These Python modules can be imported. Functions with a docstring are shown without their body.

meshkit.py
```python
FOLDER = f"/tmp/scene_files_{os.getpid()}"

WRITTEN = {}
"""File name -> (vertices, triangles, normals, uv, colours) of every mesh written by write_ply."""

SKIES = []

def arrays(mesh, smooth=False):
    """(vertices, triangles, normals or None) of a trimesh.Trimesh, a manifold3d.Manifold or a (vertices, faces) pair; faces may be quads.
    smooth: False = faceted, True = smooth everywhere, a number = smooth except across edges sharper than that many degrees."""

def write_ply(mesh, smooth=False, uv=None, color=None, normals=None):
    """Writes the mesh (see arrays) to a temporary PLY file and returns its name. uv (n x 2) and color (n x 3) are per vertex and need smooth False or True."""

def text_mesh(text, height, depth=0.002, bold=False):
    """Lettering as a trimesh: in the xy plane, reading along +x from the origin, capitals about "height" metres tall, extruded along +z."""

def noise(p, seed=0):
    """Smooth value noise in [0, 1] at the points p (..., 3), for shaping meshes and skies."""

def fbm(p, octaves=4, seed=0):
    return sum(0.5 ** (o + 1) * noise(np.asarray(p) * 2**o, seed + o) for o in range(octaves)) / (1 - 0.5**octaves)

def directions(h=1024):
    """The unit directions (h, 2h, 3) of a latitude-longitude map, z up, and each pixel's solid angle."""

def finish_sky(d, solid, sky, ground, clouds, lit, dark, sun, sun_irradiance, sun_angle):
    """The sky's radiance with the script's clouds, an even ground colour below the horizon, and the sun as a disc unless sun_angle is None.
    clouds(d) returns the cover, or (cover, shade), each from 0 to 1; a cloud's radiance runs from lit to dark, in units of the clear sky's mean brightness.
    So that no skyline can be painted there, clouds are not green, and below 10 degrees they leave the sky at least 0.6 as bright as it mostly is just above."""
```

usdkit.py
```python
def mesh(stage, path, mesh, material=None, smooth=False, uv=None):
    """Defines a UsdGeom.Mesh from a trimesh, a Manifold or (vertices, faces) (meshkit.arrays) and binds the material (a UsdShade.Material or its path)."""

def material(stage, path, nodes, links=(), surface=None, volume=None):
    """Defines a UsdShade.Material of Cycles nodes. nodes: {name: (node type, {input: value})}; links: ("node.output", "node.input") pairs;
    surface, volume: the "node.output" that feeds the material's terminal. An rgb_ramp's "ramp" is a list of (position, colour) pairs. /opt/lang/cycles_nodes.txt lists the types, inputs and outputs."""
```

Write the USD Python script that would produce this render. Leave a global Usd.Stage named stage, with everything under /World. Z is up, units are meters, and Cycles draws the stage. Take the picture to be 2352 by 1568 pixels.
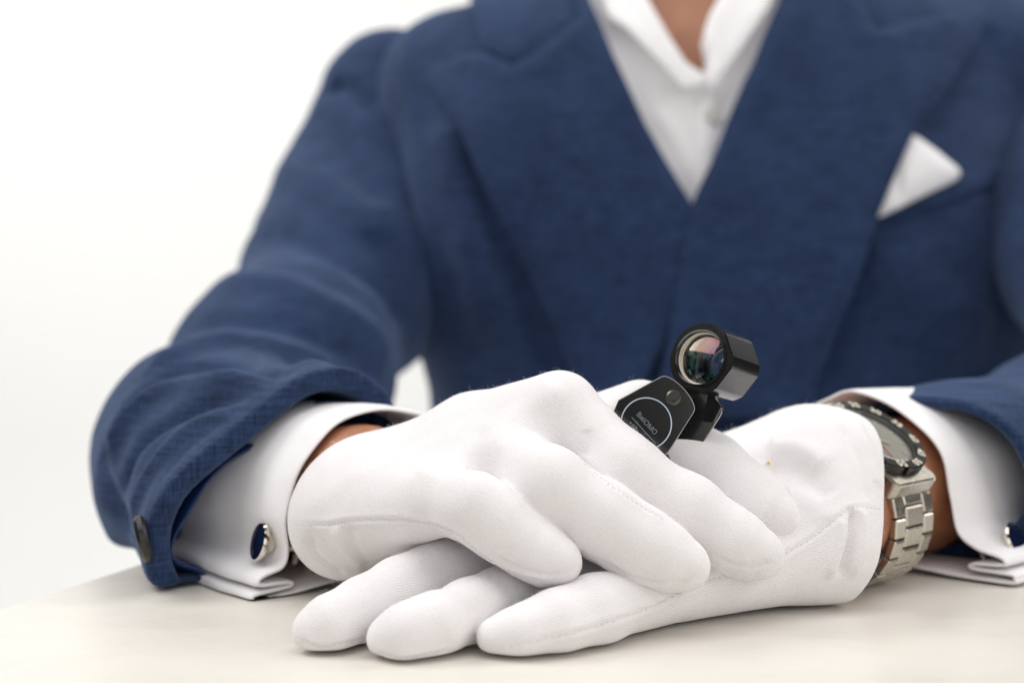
import math, random
import numpy as np, trimesh, shapely, usdkit, meshkit
from shapely.geometry import Polygon, Point
from shapely import affinity
from scipy.spatial import cKDTree, Delaunay
from pxr import Usd, UsdGeom, UsdLux, UsdShade, Gf, Sdf, Vt

random.seed(7)
rng = np.random.default_rng(7)
stage = Usd.Stage.CreateInMemory()
UsdGeom.SetStageUpAxis(stage, 'Z'); UsdGeom.SetStageMetersPerUnit(stage, 1.0)
UsdGeom.Xform.Define(stage, '/World'); UsdGeom.Scope.Define(stage, '/World/Looks')

# ------------------------------------------------------------------ camera and light
FPX, CX, CY, CAMZ = 2772.0, 1176.0, 784.0, 0.091      # the lens in units of a 2352 px wide print, camera height over the table
cam = UsdGeom.Camera.Define(stage, '/World/camera')
cam.AddTranslateOp().Set(Gf.Vec3d(0, 0, CAMZ)); cam.AddRotateXOp().Set(90.0)
cam.CreateHorizontalApertureAttr(36.0); cam.CreateVerticalApertureAttr(24.0)
cam.CreateFocalLengthAttr(36.0 * FPX / 2352.0)
cam.CreateClippingRangeAttr(Gf.Vec2f(0.01, 100))
cam.CreateFStopAttr(6.2); cam.CreateFocusDistanceAttr(0.385)
cam.CreateExposureAttr(-0.02)

def rect_light(name, pos, target, w, h, power, color):
    L = UsdLux.RectLight.Define(stage, '/World/' + name)
    L.CreateWidthAttr(w); L.CreateHeightAttr(h); L.CreateIntensityAttr(power); L.CreateColorAttr(Gf.Vec3f(*color))
    m = Gf.Matrix4d(); m.SetLookAt(Gf.Vec3d(*pos), Gf.Vec3d(*target), Gf.Vec3d(0, 0.01, 1))
    L.AddTransformOp().Set(m.GetInverse())
    return L
rect_light('softbox_key', (-1.5, 0.0, 1.5), (0.0, 0.5, 0.05), 1.5, 1.5, 2.5, (1.0, 0.985, 0.96))
rect_light('softbox_top', (0.1, 0.1, 1.9), (0.05, 0.5, 0.0), 1.6, 1.4, 2.6, (1.0, 0.99, 0.98))
rect_light('softbox_fill', (1.4, -0.3, 0.8), (0.1, 0.5, 0.05), 1.2, 1.2, 2.4, (1.0, 0.98, 0.955))
rect_light('softbox_front', (0.1, -1.6, 0.75), (0.05, 0.5, 0.05), 2.2, 1.2, 1.35, (1.0, 0.985, 0.975))
rect_light('background_light', (-1.7, 1.1, 1.9), (-0.7, 3.0, 0.0), 1.4, 1.4, 8.6, (1.0, 0.995, 0.98))
rect_light('background_light_right', (1.8, 1.2, 1.9), (0.3, 3.0, 0.0), 1.4, 1.4, 5.5, (1.0, 0.995, 0.98))

# ------------------------------------------------------------------ helpers
def P(px, py, D):
    """A point D metres in front of the camera, where the lens shows it."""
    return np.array([(px - CX) / FPX * D, D, CAMZ - (py - CY) / FPX * D])
def R(rpx, D): return rpx * D / FPX
def unit(v): v = np.asarray(v, float); return v / np.linalg.norm(v)
def ray(px, py):
    px, py = np.asarray(px, float), np.asarray(py, float)
    d = np.stack([(px - CX) / FPX, np.ones_like(px), -(py - CY) / FPX], -1)
    return d / np.linalg.norm(d, axis=-1, keepdims=True)
USED = {}
def path_of(name, parent=None):
    base = (parent.GetPath().pathString if parent is not None else '/World') + '/' + name
    n = USED.get(base, 0); USED[base] = n + 1
    return base if n == 0 else f'{base}_{n:03d}'
def tag(p, label=None, cat=None, group=None, kind=None):
    p = p.GetPrim() if hasattr(p, 'GetPrim') else p
    for k, v in (('label', label), ('category', cat), ('group', group), ('kind', kind)):
        if v: p.SetCustomDataByKey(k, v)
    return p
def obj(name, mesh, mat, parent=None, smooth=False, label=None, kind=None):
    m = usdkit.mesh(stage, path_of(name, parent), mesh, mat, smooth)
    return tag(m, label, kind=kind)
def thing(name, label, cat, group=None):
    x = UsdGeom.Xform.Define(stage, path_of(name))
    return tag(x, label, cat, group)
def smin(a, b, k):
    h = np.clip(0.5 + 0.5 * (b - a) / k, 0, 1)
    return b + (a - b) * h - k * h * (1 - h)
def smax(a, b, k): return -smin(-a, -b, k)
def cone(p, a, b, ra, rb):
    ab = b - a; t = np.clip((p - a) @ ab / (ab @ ab), 0, 1)
    q = p - a - t[:, None] * ab
    return np.sqrt(np.einsum('ij,ij->i', q, q)) - (ra + t * (rb - ra))
def ell(p, c, r):
    q = (p - c) / r; k0 = np.linalg.norm(q, axis=1); k1 = np.linalg.norm(q / r, axis=1)
    return k0 * (k0 - 1) / np.maximum(k1, 1e-9)
def chain(p, js, k=0.004):
    """js: (point, radius) joints."""
    d = None
    for (a, ra), (b, rb) in zip(js[:-1], js[1:]):
        e = cone(p, a, b, ra, rb); d = e if d is None else smin(d, e, k)
    return d
def poly_sd(x, z, poly):
    poly = np.asarray(poly); n = len(poly)
    d = np.full(len(x), 1e9); s = np.ones(len(x))
    for i in range(n):
        a, b = poly[i], poly[i - 1]
        e = b - a; wx, wz = x - a[0], z - a[1]
        t = np.clip((wx * e[0] + wz * e[1]) / (e @ e), 0, 1)
        d = np.minimum(d, (wx - e[0] * t) ** 2 + (wz - e[1] * t) ** 2)
        c1, c2, c3 = z >= a[1], z < b[1], e[0] * wz > e[1] * wx
        s = np.where((c1 & c2 & c3) | (~c1 & ~c2 & ~c3), -s, s)
    return s * np.sqrt(d)
def grad(f, v, e=2e-4):
    g = np.stack([f(v + np.eye(3)[k] * e) - f(v - np.eye(3)[k] * e) for k in range(3)], 1)
    return g / np.maximum(np.linalg.norm(g, axis=1, keepdims=True), 1e-12)
def surface(f, lo, hi, h, project=2):
    """Surface nets of the distance function f, evaluated on a narrow band only."""
    lo, hi = np.asarray(lo, float), np.asarray(hi, float); B = 6
    nb = np.ceil((hi - lo) / (h * B)).astype(int); n = nb * B
    c = np.stack(np.meshgrid(*[np.arange(k) for k in nb], indexing='ij'), -1).reshape(-1, 3)
    cd = f(lo + (c * B + B / 2) * h)
    F = np.repeat(np.repeat(np.repeat(cd.reshape(nb), B, 0), B, 1), B, 2)
    act = c[np.abs(cd) < h * B * 1.25]
    loc = np.stack(np.meshgrid(*[np.arange(B)] * 3, indexing='ij'), -1).reshape(-1, 3)
    for s in range(0, len(act), 2000):
        idx = (act[s:s + 2000, None] * B + loc[None]).reshape(-1, 3)
        F[idx[:, 0], idx[:, 1], idx[:, 2]] = f(lo + idx * h)
    neg = F < 0
    cnt = sum(neg[i:n[0] - 1 + i, j:n[1] - 1 + j, k:n[2] - 1 + k].astype(np.int8) for i in (0, 1) for j in (0, 1) for k in (0, 1))
    cells = np.argwhere((cnt > 0) & (cnt < 8))
    vid = np.full(n - 1, -1, np.int32); vid[cells[:, 0], cells[:, 1], cells[:, 2]] = np.arange(len(cells))
    acc = np.zeros((len(cells), 3)); num = np.zeros(len(cells))
    g = lambda o: F[cells[:, 0] + o[0], cells[:, 1] + o[1], cells[:, 2] + o[2]]
    for ax in range(3):
        b, cc = [k for k in range(3) if k != ax]
        for i in (0, 1):
            for j in (0, 1):
                o0 = np.zeros(3, int); o0[b] = i; o0[cc] = j; o1 = o0.copy(); o1[ax] = 1
                d0, d1 = g(o0), g(o1); m = (d0 < 0) != (d1 < 0)
                t = np.where(m, d0 / np.where(m, d0 - d1, 1), 0)
                pt = o0 + t[:, None] * (o1 - o0)
                acc += np.where(m[:, None], pt, 0); num += m
    v = lo + (cells + acc / num[:, None]) * h
    faces = []
    for ax in range(3):
        b, cc = (ax + 1) % 3, (ax + 2) % 3
        sl0 = [slice(1, n[k] - 1) for k in range(3)]; sl1 = list(sl0)
        sl0[ax] = slice(0, n[ax] - 1); sl1[ax] = slice(1, n[ax])
        A, Bv = neg[tuple(sl0)], neg[tuple(sl1)]
        off = np.array([s_.start for s_ in sl0])
        for flip, mask in ((False, A & ~Bv), (True, ~A & Bv)):
            e = np.argwhere(mask) + off
            q = []
            for (i, j) in ((0, 0), (-1, 0), (-1, -1), (0, -1)):
                w = e.copy(); w[:, b] += i; w[:, cc] += j
                q.append(vid[w[:, 0], w[:, 1], w[:, 2]])
            q = np.stack(q, 1); q = q[(q >= 0).all(1)]
            faces.append(q[:, ::-1] if flip else q)
    q = np.vstack(faces)
    for _ in range(project):
        v = v - np.clip(f(v), -h, h)[:, None] * grad(f, v, h * .3)
    return v, np.vstack([q[:, [0, 1, 2]], q[:, [0, 2, 3]]])
def vnormals(v, f):
    n = np.zeros_like(v); fn = np.cross(v[f[:, 1]] - v[f[:, 0]], v[f[:, 2]] - v[f[:, 0]])
    for k in range(3): np.add.at(n, f[:, k], fn)
    return n / np.maximum(np.linalg.norm(n, axis=1, keepdims=True), 1e-15)
def trace(f, px, py, start=0.25, far=1.3):
    d = ray(px, py); o = np.array([0, 0, CAMZ]); t = np.full(len(d), start)
    for _ in range(90):
        t = np.minimum(t + 0.8 * f(o + d * t[:, None]), far)
    return o + d * t[:, None]
def spline(pts, n=80, closed=False):
    pts = np.asarray(pts, float)
    if closed: q = np.vstack([pts[-1:], pts, pts[:2]])
    else: q = np.vstack([2 * pts[:1] - pts[1:2], pts, 2 * pts[-1:] - pts[-2:-1]])
    m = len(q) - 3; out = []
    u = np.linspace(0, m, n, endpoint=not closed); i = np.minimum(u.astype(int), m - 1); t = (u - i)[:, None]
    p0, p1, p2, p3 = q[i], q[i + 1], q[i + 2], q[i + 3]
    return .5 * (2 * p1 + (p2 - p0) * t + (2 * p0 - 5 * p1 + 4 * p2 - p3) * t ** 2 + (3 * p1 - p0 - 3 * p2 + p3) * t ** 3)
def on(f, pxs, n=80):
    """A line drawn over the surface f as the lens sees it."""
    c = spline(pxs, n); return trace(f, c[:, 0], c[:, 1])
def folds(v, nrm, items):
    """Raises (or sinks) the surface along lines: (points, amount, width)."""
    out = np.zeros(len(v))
    for pts, amp, w in items:
        d, i = cKDTree(pts).query(v, distance_upper_bound=3 * w)
        u = np.where(np.isfinite(d), i, 0) / max(len(pts) - 1, 1)
        out += np.where(np.isfinite(d), amp * np.exp(-(np.where(np.isfinite(d), d, 0) / w) ** 2) * np.clip(np.minimum(u, 1 - u) * 8 + .05, 0, 1), 0)
    return v + nrm * out[:, None]
def tube(pts, r, n=8, cap=True):
    pts = np.asarray(pts, float); m = len(pts)
    t = np.gradient(pts, axis=0); t /= np.linalg.norm(t, axis=1, keepdims=True)
    a = np.cross(t[0], [0.31, 0.2, 0.93]); a /= np.linalg.norm(a); rows = []
    rr = np.broadcast_to(np.asarray(r, float), (m,))
    for k in range(m):
        a = a - (a @ t[k]) * t[k]; a /= np.linalg.norm(a); b = np.cross(t[k], a)
        th = np.arange(n) / n * 2 * np.pi
        rows.append(pts[k] + rr[k] * (np.cos(th)[:, None] * a + np.sin(th)[:, None] * b))
    v = np.vstack(rows); f = []
    for k in range(m - 1):
        for j in range(n):
            p, q = k * n + j, k * n + (j + 1) % n
            f += [[p, q, q + n], [p, q + n, p + n]]
    if cap:
        f += [[0, j + 1, j] for j in range(1, n - 1)] + [[(m - 1) * n, (m - 1) * n + j, (m - 1) * n + j + 1] for j in range(1, n - 1)]
    return v, np.array(f)
def join(ms):
    V, Fc, o = [], [], 0
    for v, f in ms: V.append(v); Fc.append(np.asarray(f) + o); o += len(v)
    return np.vstack(V), np.vstack(Fc)
def frame(origin, ex, ey, ez):
    M = np.eye(4); M[:3, 0], M[:3, 1], M[:3, 2], M[:3, 3] = ex, ey, ez, origin; return M
def put(mesh, M):
    m = mesh.copy(); m.apply_transform(M); return m
def extrude(poly, d, bevel=0.0, z0=0.0):
    """A plate along +z with a small chamfer on both rims."""
    if bevel <= 0:
        m = trimesh.creation.extrude_polygon(poly, d, engine='earcut'); m.apply_translation([0, 0, z0]); return m
    import manifold3d
    def cs(p): return manifold3d.CrossSection([np.asarray(r.coords)[:-1] for r in [p.exterior, *p.interiors]], manifold3d.FillRule.EvenOdd)
    a = manifold3d.Manifold.extrude(cs(poly.buffer(-bevel)), d).translate((0, 0, z0))
    b = manifold3d.Manifold.extrude(cs(poly), d - 2 * bevel).translate((0, 0, z0 + bevel))
    if poly.interiors: m = (a + b).to_mesh()
    else: m = manifold3d.Manifold.batch_hull([a, b]).to_mesh() if poly.convex_hull.area - poly.area < 1e-9 else (a + b).to_mesh()
    return trimesh.Trimesh(m.vert_properties[:, :3], m.tri_verts, process=False)
def lathe(prof, n=64):
    """prof: (radius, height) pairs, along z."""
    prof = np.asarray(prof, float); th = np.arange(n) / n * 2 * np.pi
    v = np.stack([np.outer(prof[:, 0], np.cos(th)), np.outer(prof[:, 0], np.sin(th)), np.repeat(prof[:, 1:2], n, 1)], -1).reshape(-1, 3); f = []
    for k in range(len(prof) - 1):
        for j in range(n):
            p, q = k * n + j, k * n + (j + 1) % n
            f += [[p, q, q + n], [p, q + n, p + n]]
    m = trimesh.Trimesh(v, f, process=True); m.fix_normals(); return m
def rbox(sx, sy, sz, b):
    return extrude(shapely.box(-sx / 2, -sy / 2, sx / 2, sy / 2).buffer(-b).buffer(b, 3), sz, b, -sz / 2)

# ------------------------------------------------------------------ materials
def mat(name, nodes, links, surface='p.BSDF'):
    return usdkit.material(stage, '/World/Looks/' + name, nodes, links, surface)
def plain(name, color, rough=.5, metal=0., **kw):
    return mat(name, {'p': ('principled_bsdf', {'base_color': color, 'roughness': rough, 'metallic': metal, **kw})}, [])
def cloth(name, color, color2, scale, bump, sheen=.3, rough=.9, rib=None, mottle=60.0, tint=(1, 1, 1), translucent=0.0):
    nodes = {'t': ('texture_coordinate', {}),
             'n': ('noise_texture', {'scale': scale, 'detail': 2.0}), 'm': ('noise_texture', {'scale': mottle, 'detail': 3.0}),
             'a': ('math', {'math_type': 'multiply_add', 'value2': .55, 'value3': 0.0}), 'a2': ('math', {'math_type': 'multiply_add', 'value2': .45}),
             'r': ('rgb_ramp', {'ramp': [(.36, color), (.64, color2)]}),
             'b': ('bump', {'strength': bump, 'distance': .0004}),
             'p': ('principled_bsdf', {'roughness': rough, 'sheen_weight': sheen, 'sheen_roughness': .5, 'sheen_tint': tint, 'specular_ior_level': .15})}
    links = [('t.object', 'n.vector'), ('t.object', 'm.vector'), ('n.fac', 'a.value1'), ('m.fac', 'a2.value1'), ('a.value', 'a2.value3'),
             ('a2.value', 'r.fac'), ('r.color', 'p.base_color'), ('b.normal', 'p.normal')]
    if rib:
        nodes['d'] = ('vector_math', {'math_type': 'dot_product', 'vector2': tuple(np.asarray(rib[1]) * rib[0])})
        nodes['wob'] = ('noise_texture', {'scale': 90, 'detail': 1.0})
        nodes['ws'] = ('math', {'math_type': 'multiply_add', 'value2': 5.0})
        nodes['w'] = ('math', {'math_type': 'sine'})
        nodes['s'] = ('math', {'math_type': 'multiply_add', 'value2': .2})
        links += [('t.object', 'd.vector1'), ('t.object', 'wob.vector'), ('wob.fac', 'ws.value1'), ('d.value', 'ws.value3'), ('ws.value', 'w.value1'), ('w.value', 's.value1'), ('n.fac', 's.value3'), ('s.value', 'b.height')]
    else: links.append(('n.fac', 'b.height'))
    return mat(name, nodes, links)

def knit(name, a, b):
    ax_ = unit(P(*b) - P(*a)); l = unit(np.cross(ax_, ray((a[0] + b[0]) / 2, (a[1] + b[1]) / 2)))
    return cloth(name, (.775, .748, .756), (.82, .797, .806), 1600, .40, .25, .95, rib=(2 * math.pi / .0008, l))
M_glove_r = knit('glove_cotton', (1262, 1118, .377), (1542, 1278, .373))
M_glove_l = knit('glove_cotton_lower', (1400, 1388, .372), (1152, 1449, .3485))
M_stitch = plain('stitch_thread', (.72, .69, .68), .9)
M_fibre = plain('cotton_fibre', (.85, .83, .82), .9)
M_suit = mat('suit_wool', {'t': ('texture_coordinate', {}), 'm1': ('mapping', {'scale': (1000, 1000, 70)}), 'm2': ('mapping', {'scale': (60, 60, 1000)}),
                           'n1': ('noise_texture', {'scale': 1.0, 'detail': 2.0}), 'n2': ('noise_texture', {'scale': 1.0, 'detail': 2.0}), 'n3': ('noise_texture', {'scale': 26.0, 'detail': 3.0}),
                           'a': ('math', {'math_type': 'multiply_add', 'value2': .42, 'value3': 0.0}), 'a2': ('math', {'math_type': 'multiply_add', 'value2': .42}), 'a3': ('math', {'math_type': 'multiply_add', 'value2': .16}),
                           'r': ('rgb_ramp', {'ramp': [(.36, (.0048, .0120, .036)), (.64, (.028, .053, .130))]}), 'b': ('bump', {'strength': .6, 'distance': .0004}),
                           'p': ('principled_bsdf', {'roughness': .85, 'sheen_weight': .2, 'sheen_roughness': .5, 'sheen_tint': (.5, .66, 1.0), 'specular_ior_level': .15})},
             [('t.object', 'm1.vector'), ('t.object', 'm2.vector'), ('m1.vector', 'n1.vector'), ('m2.vector', 'n2.vector'), ('t.object', 'n3.vector'), ('n1.fac', 'a.value1'), ('n2.fac', 'a2.value1'), ('a.value', 'a2.value3'),
              ('n3.fac', 'a3.value1'), ('a2.value', 'a3.value3'), ('a3.value', 'r.fac'), ('r.color', 'p.base_color'), ('a2.value', 'b.height'), ('b.normal', 'p.normal')])
M_lining = plain('blue_lining', (.018, .058, .20), .4)
M_shirt = cloth('shirt_cotton', (.80, .785, .80), (.84, .825, .84), 2500, .08, .1, .9)
M_skin = mat('skin', {'t': ('texture_coordinate', {}), 'n': ('noise_texture', {'scale': 160, 'detail': 4.0}), 'r': ('rgb_ramp', {'ramp': [(.3, (.31, .125, .062)), (.7, (.41, .175, .095))]}),
                      'b': ('bump', {'strength': .2, 'distance': .0006}),
                      'p': ('principled_bsdf', {'roughness': .5, 'subsurface_weight': .15, 'subsurface_scale': .004, 'subsurface_radius': (1, .35, .2)})},
             [('t.object', 'n.vector'), ('n.fac', 'r.fac'), ('r.color', 'p.base_color'), ('n.fac', 'b.height'), ('b.normal', 'p.normal')])
M_table = mat('table_lacquer', {'t': ('texture_coordinate', {}), 'mp': ('mapping', {'scale': (1.0, 1.6, 1.0), 'rotation': (0, 0, .4)}),
                                'n': ('noise_texture', {'scale': 14, 'detail': 6.0, 'roughness': .65}), 'n2': ('noise_texture', {'scale': 420, 'detail': 3.0}),
                                'r': ('rgb_ramp', {'ramp': [(.3, (.70, .665, .605)), (.7, (.74, .705, .65))]}),
                                'rr': ('map_range', {'to_min': .2, 'to_max': .52}), 'b': ('bump', {'strength': .12, 'distance': .0003}),
                                'p': ('principled_bsdf', {'specular_ior_level': .5})},
              [('t.object', 'mp.vector'), ('mp.vector', 'n.vector'), ('t.object', 'n2.vector'), ('n.fac', 'r.fac'), ('r.color', 'p.base_color'), ('n.fac', 'rr.value'),
               ('rr.result', 'p.roughness'), ('n2.fac', 'b.height'), ('b.normal', 'p.normal')])
M_wall = plain('white_backdrop', (.86, .855, .84), .9)
M_black = mat('black_enamel', {'t': ('texture_coordinate', {}), 'n': ('noise_texture', {'scale': 900, 'detail': 4.0}), 'rr': ('map_range', {'to_min': .17, 'to_max': .24}),
                               'p': ('principled_bsdf', {'base_color': (.012, .012, .0125), 'coat_weight': .4, 'coat_roughness': .08})},
              [('t.object', 'n.vector'), ('n.fac', 'rr.value'), ('rr.result', 'p.roughness')])
M_edge = plain('worn_steel_edge', (.55, .53, .50), .3, 1.0)
M_dark_steel = plain('dark_steel', (.10, .095, .085), .35, 1.0)
M_print = plain('pale_print', (.42, .50, .58), .6)
M_engraved = plain('engraved_lettering', (.20, .235, .27), .5)
M_cream = plain('cream_retainer', (.70, .62, .50), .45)
def coated(name, t): return mat(name, {'p': ('principled_bsdf', {'base_color': (.95, .98, 1.0), 'roughness': .0, 'transmission_weight': 1.0, 'ior': 1.52, 'thin_film_thickness': t, 'thin_film_ior': 2.0})}, [])
M_glass, M_glass2 = coated('coated_lens', 199.0), coated('coated_rear_lens', 150.0)
M_steel = mat('brushed_steel', {'t': ('texture_coordinate', {}), 'n': ('noise_texture', {'scale': 700, 'detail': 3.0}), 'rr': ('map_range', {'to_min': .22, 'to_max': .4}),
                                'p': ('principled_bsdf', {'base_color': (.56, .52, .455), 'metallic': 1.0})},
              [('t.object', 'n.vector'), ('n.fac', 'rr.value'), ('rr.result', 'p.roughness')])
M_silver = plain('polished_silver', (.75, .71, .62), .12, 1.0)
M_navy_stone = plain('navy_enamel', (.006, .010, .035), .12)
M_dial = plain('watch_dial', (.52, .51, .45), .5)
M_lume = plain('bezel_print', (.80, .75, .62), .5)
M_red = plain('red_hand', (.70, .16, .10), .5)
M_crystal = mat('watch_crystal', {'tr': ('transparent_bsdf', {}), 'g': ('glossy_bsdf', {'roughness': .03}), 'f': ('fresnel', {'IOR': 1.5}), 'm': ('mix_closure', {})},
                [('f.fac', 'm.fac'), ('tr.BSDF', 'm.closure1'), ('g.BSDF', 'm.closure2')], 'm.closure')
M_button = plain('horn_button', (.014, .012, .010), .35)
M_pearl = plain('pearl_button', (.62, .61, .58), .3)
M_yellow = plain('yellow_fleck', (.80, .42, .05), .7)

# ------------------------------------------------------------------ the setting
# a white sweep: floor, curve, wall
prof = [(-1.2, -.75), (2.4, -.75)] + [(2.4 + .6 * math.sin(a), -.15 - .6 * math.cos(a)) for a in np.linspace(.1, math.pi / 2, 12)] + [(3.0, 4.6)]
v, f = [], []
for y, z in prof: v += [[-3.2, y, z], [3.2, y, z]]
for k in range(len(prof) - 1): f += [[2 * k, 2 * k + 1, 2 * k + 3], [2 * k, 2 * k + 3, 2 * k + 2]]
obj('backdrop', (np.array(v), np.array(f)), M_wall, smooth=True, kind='structure')

table = thing('table', 'pale cream lacquered table under the gloved hands', 'table')
e = unit([.26, .966]); q = np.array([e[1], -e[0]])            # along its left edge, and to the right of it
corner = np.array([-.1745, .413])
tp = Polygon([corner + e * a + q * b for a, b in ((-.62, 0), (.27, 0), (.27, .9), (-.62, .9))]).buffer(-.02).buffer(.02, 6)
obj('tabletop', extrude(tp, .024, .0015, -.024), M_table, table, smooth=30)
for a, b in ((-.55, .06), (.2, .06), (.2, .84), (-.55, .84)):
    c = corner + e * a + q * b
    m = trimesh.creation.cylinder(.018, .724, sections=20); m.apply_translation([c[0], c[1], -.026 - .362]); obj('leg', m, M_wall, table, smooth=30)

# ------------------------------------------------------------------ the figure: shapes as distance functions
TC = np.array([.124, .96, 0.])                                    # the middle of the neck, over the chest
def torso(p, o=0.0):
    d = ell(p, TC + [.042, 0, .08], np.array([.225, .155, .33]) + o)
    d = smin(d, cone(p, TC + [-.162, -.03, .280], TC + [.235, -.03, .300], .060 + o, .060 + o), .07)
    d = smin(d, ell(p, TC + [-.118, -.062, .175], np.array([.086, .088, .15]) + o), .035)
    d = smin(d, ell(p, TC + [.155, -.045, .14], np.array([.09, .09, .15]) + o), .06)
    d = smin(d, cone(p, TC + [-.085, -.0, .29], TC + [-.02, 0, .345], .055 + o, .06 + o), .05)
    d = smin(d, cone(p, TC + [.085, -.0, .29], TC + [.02, 0, .345], .055 + o, .06 + o), .05)
    d = smin(d, cone(p, TC + [0, .0, -.1], TC + [0, .02, -.28], .16 + o, .17 + o), .08)
    return d
VP = [(1335, -90), (1345, 0), (1372, 60), (1405, 140), (1480, 290), (1590, 474), (1640, 365), (1715, 185), (1795, 0), (1810, -90)]
t_jack = lambda p: torso(p, .006)
vw = trace(t_jack, *np.array(VP).T)
V_xz = vw[:, [0, 2]]
SP = [(1440, -90), (1472, 0), (1540, 105), (1585, 155), (1612, 170), (1624, 150), (1612, 100), (1628, 55), (1665, 0), (1690, -90)]
S_xz = trace(lambda p: torso(p, -.0045), *np.array(SP).T)[:, [0, 2]]

# arms: joint points of the sleeve
arm_l = [(P(900, 238, .985), .059), (P(862, 480, .945), .066), (P(806, 635, .885), .066), (P(645, 872, .745), .056), (P(485, 1045, .61), .0495)]
fore_l = [(P(485, 1045, .61), .0495), (P(505, 1090, .555), .0475), (P(590, 1118, .50), .0445), (P(672, 1128, .455), .0415)]
ax_l = unit([.593, -.806, -.02]); cut_l_n = unit([.64, -.75, -.16]); cut_l_pt = P(642, 1132, .468) + ax_l * .004
dd_l = unit([.037, .027, .0335]); dd_l = unit(dd_l - (dd_l @ ax_l) * ax_l); pp_l = np.cross(ax_l, dd_l)
def sleeve_l(p):
    up = chain(p, arm_l, .05)
    fo = chain(p, fore_l[:3], .03)
    for s_ in (-1, 0, 1):
        q_ = [(fore_l[1][0], .045), (fore_l[2][0] + dd_l * .012 * s_, .0375), (cut_l_pt + dd_l * .024 * s_, .0300), (cut_l_pt + ax_l * .05 + dd_l * .024 * s_, .0290)]
        fo = smin(fo, chain(p, q_, .02), .010)
    d = smin(up, fo, .035)
    d = smax(d, -(p[:, 2] - .0012), .004)
    d = smax(d, (p - cut_l_pt) @ cut_l_n, .003)
    inner = None
    for s_ in (-1, 0, 1):
        e_ = chain(p, [(cut_l_pt - ax_l * .035 + dd_l * .022 * s_, .026), (cut_l_pt + ax_l * .06 + dd_l * .024 * s_, .0258)])
        inner = e_ if inner is None else smin(inner, e_, .010)
    inner = np.maximum(inner, -(p[:, 2] - .004))
    return smax(d, -inner, .0045)
arm_r = [(TC + [.275, -.02, .235], .062), (np.array([.408, .82, .16]), .068), (np.array([.372, .68, .065]), .056)]
ur = np.array([.72, -.69, 0]) * .0090
ax_r = unit([-.72, -.69, -.02]); cut_r_n = unit([-.66, -.75, -.2]); cut_r_pt = np.array([.1690, .4875, .0365])
fore_r = [(np.array([.372, .68, .065]), .056), (np.array([.275, .60, .042]), .040), (cut_r_pt - ax_r * .03 + [0, 0, .001], .0315), (cut_r_pt + ax_r * .06 - [0, 0, .001], .0300)]
def sleeve_r(p):
    near = chain(p, [fore_r[0], fore_r[1]] + [(a + ur, r) for a, r in fore_r[2:]], .02)
    far = chain(p, [fore_r[0], fore_r[1]] + [(a - ur, r) for a, r in fore_r[2:]], .02)
    mid = chain(p, fore_r, .02)
    d = smin(chain(p, arm_r, .05), np.minimum(smin(near, far, .008), mid), .03)
    d = smax(d, -(p[:, 2] - .0012), .004)
    d = smax(d, (p - cut_r_pt) @ cut_r_n, .003)
    inn = [(cut_r_pt - ax_r * .03, .0272), (cut_r_pt + ax_r * .08, .0268)]
    inner = np.minimum(smin(chain(p, [(a + ur, r) for a, r in inn]), chain(p, [(a - ur, r) for a, r in inn]), .008), chain(p, inn))
    inner = np.maximum(inner, -(p[:, 2] - .004))
    return smax(d, -inner, .0045)

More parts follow.
